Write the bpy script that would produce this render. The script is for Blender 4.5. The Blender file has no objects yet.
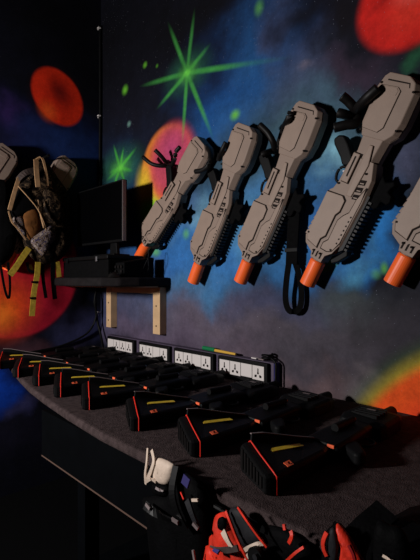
import bpy, bmesh, math, random
from mathutils import Vector, Matrix
random.seed(7)
SC = bpy.context.scene
COL = SC.collection

# ------------------------------------------------------------------ survey of the room
F = 450.0                       # focal length in pixels
EYE = 1.357
VX, VY = -.730, .683            # view heading
RX, RY = .683, .730
WB = 1.665                      # back wall: y
WA = -2.946                     # left wall: x
CT = .867                       # counter top height

def onB(px, py, y=WB):
    u = (px-210)/F; z = y/(VY+u*RY)
    return Vector((z*(VX+u*RX), y, EYE-(py-280)/F*z))
def onA(px, py, x=WA):
    u = (px-210)/F; z = x/(VX+u*RX)
    return Vector((x, z*(VY+u*RY), EYE-(py-280)/F*z))

# ------------------------------------------------------------------ materials
def lin(r, g, b, k=1.0):
    f = lambda c: (c/255/12.92 if c/255 <= .04045 else ((c/255+.055)/1.055)**2.4)*k
    return (f(r), f(g), f(b), 1)

def mat(name, rgb, rough=.6, spec=.3, k=1.0, noise=0, nscale=30, bump=0, bscale=200, metal=0):
    m = bpy.data.materials.new(name); m.use_nodes = True
    nt = m.node_tree; b = nt.nodes['Principled BSDF']
    c = lin(*rgb, k)
    b.inputs['Base Color'].default_value = c
    b.inputs['Roughness'].default_value = rough
    b.inputs['Specular IOR Level'].default_value = spec
    b.inputs['Metallic'].default_value = metal
    tc = nt.nodes.new('ShaderNodeTexCoord')
    if noise:
        n = nt.nodes.new('ShaderNodeTexNoise'); n.inputs['Scale'].default_value = nscale
        n.inputs['Detail'].default_value = 4
        nt.links.new(tc.outputs['Object'], n.inputs['Vector'])
        r = nt.nodes.new('ShaderNodeMapRange')
        r.inputs['From Min'].default_value = .3; r.inputs['From Max'].default_value = .7
        r.inputs['To Min'].default_value = 1-noise; r.inputs['To Max'].default_value = 1+noise
        nt.links.new(n.outputs['Fac'], r.inputs['Value'])
        mx = nt.nodes.new('ShaderNodeVectorMath'); mx.operation = 'SCALE'
        mx.inputs[0].default_value = c[:3]
        nt.links.new(r.outputs['Result'], mx.inputs['Scale'])
        nt.links.new(mx.outputs['Vector'], b.inputs['Base Color'])
    if bump:
        n2 = nt.nodes.new('ShaderNodeTexNoise'); n2.inputs['Scale'].default_value = bscale
        nt.links.new(tc.outputs['Object'], n2.inputs['Vector'])
        bp = nt.nodes.new('ShaderNodeBump'); bp.inputs['Strength'].default_value = bump
        bp.inputs['Distance'].default_value = .004
        nt.links.new(n2.outputs['Fac'], bp.inputs['Height'])
        nt.links.new(bp.outputs['Normal'], b.inputs['Normal'])
    return m

M = {}
M['tan'] = mat('gun_tan', (130,112,101), .55, .3, 1.15, .06, 14, .15, 400)
M['tanp'] = mat('gun_tan_panel', (136,117,105), .5, .3, 1.15, .05, 20, .15, 400)
M['tand'] = mat('gun_tan_far', (118,104,94), .55, .3, .8, .08, 14)
M['seam'] = mat('seam', (34,28,26), .8, .1)
M['orange'] = mat('orange_tip', (240,100,40), .4, .4, 1.15, .05, 20)
M['blk'] = mat('black_plastic', (9,9,10), .55, .14, 1, .3, 40)
M['blkm'] = mat('black_matte', (8,8,9), .8, .06, 1, .3, 60, .3, 150)
M['phaser'] = mat('phaser_black', (8,8,9), .5, .12, 1, .3, 30, .2, 200)
M['phaser2'] = mat('phaser_charcoal', (11,11,12), .6, .12, 1, .25, 30, .2, 200)
M['rubber'] = mat('rubber', (16,14,14), .5, .2, 1, .2, 50)
M['red'] = mat('red_trim', (235,50,35), .5, .3, 1.0)
M['sticker'] = mat('orange_sticker', (255,112,70), .5, .3, 1.0)
M['gloss'] = mat('gloss_black', (9,9,10), .3, .35)
M['stickerd'] = mat('sticker_mark', (110,20,12), .6, .2)
M['yellow'] = mat('yellow_strip', (230,195,60), .5, .3, 1.0, .15, 60)
M['greyedge'] = mat('grey_ridge', (125,112,112), .5, .4, 1.0)
M['wood'] = mat('pine', (205,170,130), .6, .3, 1.0, .15, 9)
M['white'] = mat('socket_white', (215,208,205), .4, .4, 1.0)
M['lilac'] = mat('lilac_board', (78,68,86), .6, .3, 1.0, .2, 12)
M['blueside'] = mat('blue_board', (55,50,120), .6, .3, 1.0, .3, 30)
M['carpet'] = mat('carpet', (68,57,57), .95, .05, 1.0, .35, 45, .8, 350)
M['pad'] = mat('shelf_padding', (26,23,24), .8, .1, 1.0, .3, 40, .3, 200)
M['fascia'] = mat('fascia_black', (4,5,7), .8, .03, 1.0, .2, 12)
M['rawedge'] = mat('raw_edge', (95,75,66), .8, .1)
M['olive'] = mat('olive_strap', (165,138,50), .8, .1, 1.2, .25, 60, .3, 300)
M['strapb'] = mat('black_strap', (8,8,9), .85, .06, 1, .3, 60, .4, 500)
M['tanstrap'] = mat('tan_strap', (165,130,95), .8, .1, 1.0, .25, 40)
M['greystrap'] = mat('grey_strap', (70,60,57), .8, .1, 1.0, .25, 40)
M['pocket'] = mat('brown_pocket', (105,66,34), .8, .1, 1.0, .3, 30)
M['vorange'] = mat('vest_orange', (225,50,28), .5, .35, .95, .35, 25, .3, 120)
M['vblack'] = mat('vest_black', (5,5,6), .7, .04, 1.0, .3, 25, .4, 120)
M['vgrey'] = mat('vest_charcoal', (30,30,33), .6, .15, 1.1, .15, 25)
M['vwhite'] = mat('vest_white', (205,185,168), .6, .2, 1.1, .12, 30, .2, 120)
M['vred'] = mat('vest_dark_red', (130,15,20), .7, .2, 1.0, .3, 20)
M['green'] = mat('green_plastic', (20,115,70), .4, .4, 1.0)
M['cream'] = mat('yellow_plastic', (215,170,70), .4, .4, 1.0)
M['dark'] = mat('dark_room', (7,7,8), .9, .05)
M['chrome'] = mat('grey_metal', (130,130,135), .3, .5, 1, metal=.7)

def camo(name, cols, scale):
    m = bpy.data.materials.new(name); m.use_nodes = True
    nt = m.node_tree; b = nt.nodes['Principled BSDF']; b.inputs['Roughness'].default_value = .85
    b.inputs['Specular IOR Level'].default_value = .1
    tc = nt.nodes.new('ShaderNodeTexCoord'); n = nt.nodes.new('ShaderNodeTexNoise')
    n.inputs['Scale'].default_value = scale; n.inputs['Detail'].default_value = 1.5; n.inputs['Distortion'].default_value = .6
    nt.links.new(tc.outputs['Object'], n.inputs['Vector'])
    r = nt.nodes.new('ShaderNodeValToRGB'); r.color_ramp.interpolation = 'CONSTANT'
    e = r.color_ramp.elements
    e[0].position = 0; e[0].color = lin(*cols[0]); e[1].position = .42; e[1].color = lin(*cols[1])
    for p, c in zip((.5, .57, .64), cols[2:]):
        x = e.new(p); x.color = lin(*c)
    nt.links.new(n.outputs['Fac'], r.inputs['Fac']); nt.links.new(r.outputs['Color'], b.inputs['Base Color'])
    return m
M['camo'] = camo('camouflage', [(14,10,8), (50,38,28), (16,12,10), (88,70,52), (14,11,9)], 26)
M['camol'] = camo('light_camouflage', [(40,30,28), (120,103,92), (52,48,74), (140,127,118), (70,52,40)], 42)

# ------------------------------------------------------------------ mural shader
class Mural:
    def __init__(s, name, plane, to, base):
        s.m = bpy.data.materials.new(name); s.m.use_nodes = True
        s.nt = s.m.node_tree; s.b = s.nt.nodes['Principled BSDF']
        s.b.inputs['Roughness'].default_value = .7; s.b.inputs['Specular IOR Level'].default_value = .12
        s.plane, s.to = plane, to
        s.tc = s.nt.nodes.new('ShaderNodeTexCoord').outputs['Object']
        n = s.nt.nodes.new('ShaderNodeTexNoise'); n.inputs['Scale'].default_value = 3.2
        n.inputs['Detail'].default_value = 5; s.nt.links.new(s.tc, n.inputs['Vector'])
        sub = s.nt.nodes.new('ShaderNodeVectorMath'); sub.operation = 'SUBTRACT'
        sub.inputs[1].default_value = (.5,.5,.5); s.nt.links.new(n.outputs['Color'], sub.inputs[0])
        sc = s.nt.nodes.new('ShaderNodeVectorMath'); sc.operation = 'SCALE'; sc.inputs['Scale'].default_value = .5
        s.nt.links.new(sub.outputs[0], sc.inputs[0])
        ad = s.nt.nodes.new('ShaderNodeVectorMath'); ad.operation = 'ADD'
        s.nt.links.new(s.tc, ad.inputs[0]); s.nt.links.new(sc.outputs[0], ad.inputs[1])
        s.warp = ad.outputs[0]
        rgb = s.nt.nodes.new('ShaderNodeRGB'); rgb.outputs[0].default_value = base
        s.c = rgb.outputs[0]
    def mix(s, fac, color):
        x = s.nt.nodes.new('ShaderNodeMix'); x.data_type = 'RGBA'
        s.nt.links.new(fac, x.inputs[0]); s.nt.links.new(s.c, x.inputs[6])
        x.inputs[7].default_value = color; s.c = x.outputs[2]
    def blob(s, cx, cy, rx, ry, rgb, a=1.0, soft=1.0, tilt=0, warp=True, k=1.0):
        c = s.to(cx, cy); l = s.to(cx-rx, cy); r = s.to(cx+rx, cy); t = s.to(cx, cy-ry); b_ = s.to(cx, cy+ry)
        hw = (Vector((r.x-l.x, r.y-l.y)).length)/2; hh = (t.z-b_.z)/2
        s.blobw(c, hw, hh, lin(*rgb, k), a, soft, tilt, warp)
    def blobw(s, c, hw, hh, color, a, soft, tilt, warp):
        mp = s.nt.nodes.new('ShaderNodeMapping'); mp.vector_type = 'TEXTURE'
        mp.inputs['Location'].default_value = c
        if s.plane == 'B':
            mp.inputs['Rotation'].default_value = (0, tilt, 0); mp.inputs['Scale'].default_value = (hw, 1e3, hh)
        else:
            mp.inputs['Rotation'].default_value = (-tilt, 0, 0); mp.inputs['Scale'].default_value = (1e3, hw, hh)
        s.nt.links.new(s.warp if warp else s.tc, mp.inputs['Vector'])
        ln = s.nt.nodes.new('ShaderNodeVectorMath'); ln.operation = 'LENGTH'
        s.nt.links.new(mp.outputs[0], ln.inputs[0])
        mr = s.nt.nodes.new('ShaderNodeMapRange'); mr.interpolation_type = 'SMOOTHSTEP'
        mr.inputs['From Min'].default_value = 1.0; mr.inputs['From Max'].default_value = 1.0-soft
        mr.inputs['To Min'].default_value = 0; mr.inputs['To Max'].default_value = a
        s.nt.links.new(ln.outputs['Value'], mr.inputs['Value'])
        s.mix(mr.outputs[0], color)
    def ray(s, x0, y0, x1, y1, w, rgb, a=.8, k=1.0):
        p, q = s.to(x0, y0), s.to(x1, y1); c = (p+q)/2
        d = q-p; h = math.hypot(d.x, d.y) * (1 if (d.x if s.plane == 'B' else d.y) >= 0 else -1)
        L = d.length/2
        s.blobw(c, w, L, lin(*rgb, k), a, 1.0, math.atan2(h, d.z), False)
    def speckle(s, scale, thr, rgb, a=.5):
        v = s.nt.nodes.new('ShaderNodeTexVoronoi'); v.inputs['Scale'].default_value = scale
        s.nt.links.new(s.tc, v.inputs['Vector'])
        n = s.nt.nodes.new('ShaderNodeTexNoise'); n.inputs['Scale'].default_value = 3
        s.nt.links.new(s.tc, n.inputs['Vector'])
        m2 = s.nt.nodes.new('ShaderNodeMath'); m2.operation = 'MULTIPLY'; m2.inputs[1].default_value = thr
        s.nt.links.new(n.outputs['Fac'], m2.inputs[0])
        lt = s.nt.nodes.new('ShaderNodeMath'); lt.operation = 'LESS_THAN'
        s.nt.links.new(v.outputs['Distance'], lt.inputs[0]); s.nt.links.new(m2.outputs[0], lt.inputs[1])
        m3 = s.nt.nodes.new('ShaderNodeMath'); m3.operation = 'MULTIPLY'; m3.inputs[1].default_value = a
        s.nt.links.new(lt.outputs[0], m3.inputs[0]); s.mix(m3.outputs[0], lin(*rgb))
    def done(s):
        n = s.nt.nodes.new('ShaderNodeTexNoise'); n.inputs['Scale'].default_value = 9
        n.inputs['Detail'].default_value = 10; n.inputs['Roughness'].default_value = .78
        s.nt.links.new(s.tc, n.inputs['Vector'])
        r = s.nt.nodes.new('ShaderNodeMapRange'); r.inputs['From Min'].default_value = .3; r.inputs['From Max'].default_value = .7
        r.inputs['To Min'].default_value = .62; r.inputs['To Max'].default_value = 1.35
        s.nt.links.new(n.outputs['Fac'], r.inputs['Value'])
        v = s.nt.nodes.new('ShaderNodeVectorMath'); v.operation = 'SCALE'
        s.nt.links.new(s.c, v.inputs[0]); s.nt.links.new(r.outputs[0], v.inputs['Scale'])
        s.nt.links.new(v.outputs[0], s.b.inputs['Base Color'])
        return s.m

mb = Mural('mural_back', 'B', onB, lin(16,18,30))
def B(x, y, rx, ry, c, a): mb.blob(x, y, rx*1.22, ry*1.22, (c[0], min(255, c[1]*(1.16 if c[2]-c[0] > 40 else .97)), c[2]), a, 1.0, 0, True, 1.95 if sum(c) > 90 else 1.0)
# night-sky clouds
B(235, 70, 75, 80, (14,34,78), .95)
B(205, 50, 30, 60, (10,12,22), .6)
B(258, 50, 44, 64, (22,50,98), .95)
B(215, 118, 62, 44, (14,50,108), .9)
B(296, 78, 46, 50, (48,56,78), .8)
B(330, 120, 60, 50, (60,74,104), .7)
B(278, 22, 22, 30, (60,62,84), .5)
B(120, 210, 60, 80, (18,34,70), .8)
B(170, 260, 60, 60, (32,66,128), .95)
B(215, 240, 50, 70, (38,76,140), .95)
B(280, 200, 60, 60, (34,76,142), .8)
B(328, 160, 24, 32, (104,128,165), .85)
B(195, 215, 26, 26, (98,118,150), .7)
B(330, 240, 50, 50, (20,62,132), .95)
B(290, 255, 40, 50, (30,68,125), .8)
B(382, 225, 26, 60, (24,76,146), .95)
B(355, 262, 30, 26, (56,96,140), .7)
B(400, 160, 40, 40, (60,60,84), .6)
B(150, 300, 70, 42, (58,66,84), .7)
B(110, 310, 40, 42, (50,54,76), .8)
B(220, 322, 110, 44, (72,66,74), .85)
B(330, 335, 110, 60, (52,50,55), .9)
B(350, 300, 60, 30, (52,64,64), .7)
B(250, 378, 70, 30, (88,78,84), .8)
B(320, 390, 70, 30, (80,66,66), .8)
B(265, 305, 70, 26, (40,48,72), .6)
B(150, 340, 80, 25, (72,64,78), .7)
B(380, 330, 60, 45, (36,34,38), .7)
B(365, 380, 30, 22, (88,84,84), .5)
B(265, 175, 120, 100, (66,84,108), .32)
B(250, 230, 34, 30, (70,104,150), .5)
B(200, 285, 50, 24, (44,76,120), .6)
# dark veils
B(110, 40, 60, 90, (8,8,13), .95)
B(165, 25, 50, 50, (9,9,15), .9)
B(205, 8, 56, 46, (10,10,16), .95)
B(300, 8, 44, 26, (14,13,20), .85)
B(338, 18, 30, 52, (18,14,20), .95)
B(352, 62, 60, 22, (40,30,42), .8)
B(168, 130, 40, 26, (18,20,34), .8)
B(415, 62, 22, 14, (22,62,40), .9)
# big red planet
mb.blob(408, -2, 64, 60, (44,16,26), .85, .25, 0, False)
mb.blob(408, -2, 60, 56, (205,34,28), 1, .22, 0, False)
mb.blob(412, 8, 42, 36, (235,58,42), .8, 1, 0, False)
mb.blob(420, -14, 40, 22, (190,110,100), .5, 1, 0, False)
mb.blob(388, -12, 24, 20, (120,22,22), .6, 1, 0, True)
# pink, yellow and green planet
mb.blob(166, 172, 33, 56, (18,14,26), .85, .3, 0, False)
mb.blob(166, 172, 28, 49, (215,120,50), 1, .14, 0, False)
mb.blob(150, 190, 17, 34, (210,180,50), .8, 1, 0, False)
mb.blob(170, 164, 26, 45, (226,90,70), .9, .35, 0, False)
mb.blob(172, 160, 27, 44, (190,72,92), 1, .45, 0, False)
mb.blob(172, 150, 20, 28, (176,66,112), .8, 1, 0, False)
mb.blob(143, 190, 11, 34, (225,190,50), .9, 1, 0, False)
mb.blob(149, 212, 17, 20, (110,215,50), 1, .8, 0, False)
mb.blob(188, 206, 18, 26, (60,90,130), .9, .8, 0, False)
# green stars
def star(m, cx, cy, rays, w, col, core):
    for x, y, a in rays:
        ux, uy = cx-(x-cx)*.12, cy-(y-cy)*.12
        m.ray(2*cx-x if 0 else ux, uy, x, y, w, col, a)
        m.ray(ux, uy, cx+(x-cx)*.55, cy+(y-cy)*.55, w, col, a*.6)
    m.blob(cx, cy, core, core, (120,230,80), .95, 1, 0, False)
    m.blob(cx, cy, core*2.8, core*2.8, (100,200,70), .5, 1, 0, False)
    m.blob(cx, cy, core*6, core*6, col, .22, 1, 0, False)
star(mb, 187, 73, [(167,20,.6),(195,5,.55),(212,42,.6),(258,62,.6),(138,87,.6),(155,111,.75),(182,150,.8),(215,143,.85),(300,56,.25)], .024, (70,165,72), 5)
star(mb, 120, 168, [(113,143,.8),(124,145,.8),(138,146,.8),(134,171,.7),(108,174,.6),(112,192,.8),(126,186,.7),(105,182,.5)], .022, (70,175,62), 5)
for x, y, rx, ry, a in [(125,90,4.2,7,.8),(145,65,3,4.6,.7),(157,66,2,3,.4),(235,115,7,8,.85),(259,8,7,12,.45),(129,124,2.5,4,.35),
                        (156,252,7,7,.6),(186,234,5,8,.55),(332,261,10,8,.8),(326,268,12,8,.35),(384,268,6,9,.7),(376,274,8,8,.4)]:
    mb.blob(x, y, rx, ry, (105,190,50), a, 1, 0, False)
mb.blob(129, 124, 3, 4.5, (110,130,160), .5, 1, 0, False)
mb.blob(300, 72, 16, 12, (120,110,125), .45, 1, 0, True)
# orange glow planet low on the right
oc = Vector((-.25, WB, .40))
for rad, col, a, soft in ((.88,(60,90,40),.55,.12), (.835,(175,150,45),.85,.09), (.79,(235,85,28),1,.07), (.73,(240,50,32),.9,.25)):
    mb.blobw(oc, rad, rad, lin(*col), a, soft, 0, False)
mb.speckle(52, .13, (130,135,150), .5)
mb.speckle(80, .14, (12,14,26), .5)
mb.speckle(23, .05, (190,190,200), .6)
MB_ = mb.done()

ma = Mural('mural_left', 'A', onA, lin(14,15,26))
def A(x, y, rx, ry, c, a): ma.blob(x, y, rx*1.15, ry*1.15, c, a, 1.0, 0, True, 1.5 if sum(c) > 90 else 1.0)
A(20, 130, 60, 50, (22,24,60), .8)
A(5, 115, 25, 30, (46,30,78), .8)
A(60, 150, 50, 40, (22,40,86), .85)
A(95, 170, 40, 60, (18,36,80), .8)
A(90, 250, 30, 40, (24,50,100), .8)
A(60, 20, 90, 60, (8,8,13), .95)
A(85, 60, 24, 70, (8,8,14), .9)
A(90, 325, 40, 28, (48,50,84), .9)
A(30, 352, 60, 22, (66,42,50), .9)
A(-12, 392, 30, 34, (14,58,160), 1)
A(18, 408, 22, 18, (50,50,90), .85)
A(10, 440, 70, 30, (26,24,40), .8)
ma.blob(57, 97, 32, 35, (30,12,10), .6, .3, 0, False)
def planet(cx, cy, r, tilt, sx, cols):
    for (dx, dy, k, col, a, soft) in cols:
        c = onA(cx+dx, cy+dy)
        ma.blobw(c, r*k*sx, r*k, lin(*col), a, soft, tilt, False)
planet(58, 97, .212, math.radians(-40), .86, [(0,0,1.0,(225,48,22),1,.14), (3,-3,.8,(165,30,16),.85,.8), (2,-4,.45,(110,22,18),.8,1), (-10,14,.5,(245,95,35),.75,1)])
planet(14, 268, .46, 0, .98, [(0,0,1.05,(60,14,34),.7,.12), (0,0,1.0,(172,24,48),1,.06), (-6,6,.85,(190,28,44),.9,.8), (-8,40,.62,(240,84,26),.95,1), (-14,48,.34,(250,130,40),.8,1), (18,-34,.5,(110,18,48),.7,1)])
ma.speckle(52, .08, (150,130,140), .4)
MA_ = ma.done()

# ------------------------------------------------------------------ mesh helpers
def link(o, parent=None):
    COL.objects.link(o)
    if parent is not None: o.parent = parent
    return o
def obj(name, bm, m, parent=None, smooth=False, bevel=0, seg=2):
    me = bpy.data.meshes.new(name)
    bmesh.ops.recalc_face_normals(bm, faces=bm.faces)
    bm.to_mesh(me); bm.free(); me.materials.append(m)
    if smooth:
        for p in me.polygons: p.use_smooth = True
    o = bpy.data.objects.new(name, me); link(o, parent)
    if bevel:
        b = o.modifiers.new('bevel', 'BEVEL'); b.width = bevel; b.segments = seg; b.limit_method = 'ANGLE'
    return o
def tag(o, label, cat, group=None):
    o['label'] = label; o['category'] = cat
    if group: o['group'] = group
    return o
def thing(name, label, cat, loc=(0,0,0), rot=(0,0,0), group=None):
    o = bpy.data.objects.new(name, None); o.empty_display_size = .05
    o.location = loc; o.rotation_euler = rot; COL.objects.link(o)
    return tag(o, label, cat, group)
def struct(name, bm, m, **k):
    o = obj(name, bm, m, **k); o['kind'] = 'structure'; return o
def dup(root, loc=None, rot=None, label=None, name=None):
    def rec(o, parent):
        c = o.copy(); COL.objects.link(c)
        if parent: c.parent = parent
        for ch in kids.get(o.name, []): rec(ch, c)
        return c
    kids = {}
    for x in COL.objects:
        if x.parent: kids.setdefault(x.parent.name, []).append(x)
    r = rec(root, None)
    if loc is not None: r.location = loc
    if rot is not None: r.rotation_euler = rot
    if label: r['label'] = label
    return r
def box(bm, x0, x1, y0, y1, z0, z1):
    v = [bm.verts.new(p) for p in ((x0,y0,z0),(x1,y0,z0),(x1,y1,z0),(x0,y1,z0),(x0,y0,z1),(x1,y0,z1),(x1,y1,z1),(x0,y1,z1))]
    for f in ((0,3,2,1),(4,5,6,7),(0,1,5,4),(1,2,6,5),(2,3,7,6),(3,0,4,7)): bm.faces.new([v[i] for i in f])
    return bm
def BX(*a): return box(bmesh.new(), *a)
def prism(bm, pts, f, a, b):
    """pts 2D, f(p, q, t) -> 3D point; extrude t from a to b"""
    lo = [bm.verts.new(f(p, q, a)) for p, q in pts]; hi = [bm.verts.new(f(p, q, b)) for p, q in pts]
    n = len(pts)
    bm.faces.new(lo[::-1]); bm.faces.new(hi)
    for i in range(n): bm.faces.new((lo[i], lo[(i+1)%n], hi[(i+1)%n], hi[i]))
    return bm
def tube(bm, pts, r, n=8, rs=None):
    pts = [Vector(p) for p in pts]; rings = []
    for i, p in enumerate(pts):
        d = (pts[min(i+1, len(pts)-1)] - pts[max(i-1, 0)]).normalized()
        a = Vector((0,0,1)) if abs(d.z) < .9 else Vector((1,0,0))
        s = d.cross(a).normalized(); t = d.cross(s)
        rr = rs[i] if rs else r
        rings.append([bm.verts.new(p + (s*math.cos(2*math.pi*k/n) + t*math.sin(2*math.pi*k/n))*rr) for k in range(n)])
    for a, b in zip(rings, rings[1:]):
        for k in range(n): bm.faces.new((a[k], a[(k+1)%n], b[(k+1)%n], b[k]))
    bm.faces.new(rings[0][::-1]); bm.faces.new(rings[-1])
    return bm
def smoothpath(pts, n=5):
    pts = [Vector(p) for p in pts]; out = []
    P = [pts[0]] + pts + [pts[-1]]
    for i in range(1, len(P)-2):
        for k in range(n):
            t = k/n; a, b, c, d = P[i-1], P[i], P[i+1], P[i+2]
            out.append(.5*((2*b) + (c-a)*t + (2*a-5*b+4*c-d)*t*t + (3*b-a-3*c+d)*t**3))
    out.append(pts[-1]); return out
def ribbon(bm, pts, w, side, th, rs=None):
    """flat strap along pts; side = width direction, th thickness"""
    pts = [Vector(p) for p in pts]; side = Vector(side).normalized(); rings = []
    for i, p in enumerate(pts):
        d = (pts[min(i+1, len(pts)-1)] - pts[max(i-1, 0)]).normalized()
        s = (side - d*side.dot(d)).normalized(); n = d.cross(s)
        ww = (rs[i] if rs else w)/2
        rings.append([bm.verts.new(p+s*a*ww+n*b*th/2) for a, b in ((-1,-1),(1,-1),(1,1),(-1,1))])
    for a, b in zip(rings, rings[1:]):
        for k in range(4): bm.faces.new((a[k], a[(k+1)%4], b[(k+1)%4], b[k]))
    bm.faces.new(rings[0][::-1]); bm.faces.new(rings[-1])
    return bm
def cyl(bm, c, axis, r, L, n=20, r2=None):
    c = Vector(c); axis = Vector(axis).normalized()
    return tube(bm, [c - axis*L/2, c + axis*L/2], r, n, [r, r2 if r2 else r])
def puff(bm, ring, n, depth, back, rings=5):
    """cushion: ring of 3D points on a plane, bulging along n by depth, flat side back behind"""
    n = Vector(n).normalized(); ring = [Vector(p) for p in ring]
    c = sum(ring, Vector())/len(ring); L = []
    L.append([bm.verts.new(p - n*back) for p in ring])
    for k in range(rings):
        t = k/rings; h = math.sqrt(max(0, 1-(1-t)**2))*depth; s = 1-t*.92
        L.append([bm.verts.new(c+(p-c)*s+n*(h*(.9+.1*math.sin(5*i+3*k)))) for i, p in enumerate(ring)])
    m = len(ring)
    for a, b in zip(L, L[1:]):
        for i in range(m): bm.faces.new((a[i], a[(i+1)%m], b[(i+1)%m], b[i]))
    bm.faces.new(L[0][::-1]); bm.faces.new(L[-1])
    return bm
def dens(pts, k=3):
    """closed smooth ring through points"""
    pts = [Vector(p) for p in pts]; n = len(pts); out = []
    for i in range(n):
        a, b, c, d = pts[i-1], pts[i], pts[(i+1)%n], pts[(i+2)%n]
        for j in range(k):
            t = j/k
            out.append(.5*((2*b) + (c-a)*t + (2*a-5*b+4*c-d)*t*t + (3*b-a-3*c+d)*t**3))
    return out

# ------------------------------------------------------------------ room shell
struct('wall_back', BX(WA-.12, 1.6, WB, WB+.12, 0, 3.6), MB_)
struct('wall_left', BX(WA-.12, WA, -2.6, WB, 0, 3.6), MA_)
struct('wall_right', BX(1.6, 1.72, -2.6, WB+.12, 0, 3.6), M['dark'])
struct('wall_front', BX(WA-.12, 1.72, -2.72, -2.6, 0, 3.6), M['dark'])
struct('floor', BX(WA-.12, 1.72, -2.72, WB+.12, -.1, 0), M['dark'])
struct('ceiling', BX(WA-.12, 1.72, -2.72, WB+.12, 3.6, 3.7), M['dark'])

# ------------------------------------------------------------------ counter
ct = thing('counter', 'long black counter topped with worn brown carpet along the mural wall', 'counter', (-1.2, 1.2, 0))
off = Vector((1.2, -1.2, 0))
plan = [(WA+.002, .98), (-2.30, .845), (-2.08, .805), (-1.85, .775), (-1.57, .748), (-1.30, .730), (1.2, .730), (1.2, WB-.002), (WA+.002, WB-.002)]
bm = prism(bmesh.new(), [(x+1.2, y-1.2) for x, y in plan], lambda p, q, t: (p, q, t), CT-.032, CT)
obj('carpet_top', bm, M['carpet'], ct, bevel=.012, seg=3)
obj('front_board', BX(-1.79+1.2, 1.2+1.2, .745-1.2, .765-1.2, .652, CT-.033), M['fascia'], ct)
obj('board_edge', BX(-1.79+1.2, 1.2+1.2, .744-1.2, .764-1.2, .647, .652), M['rawedge'], ct)
for x in (-1.6, -.2, 1.0):
    for y in (.85, 1.55):
        obj('leg', BX(x+1.2-.03, x+1.2+.03, y-1.2-.03, y-1.2+.03, 0, CT-.033), M['fascia'], ct)
obj('lower_shelf', BX(-1.7+1.2, 2.35, .83-1.2, 1.6-1.2, .18, .2), M['fascia'], ct)

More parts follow.
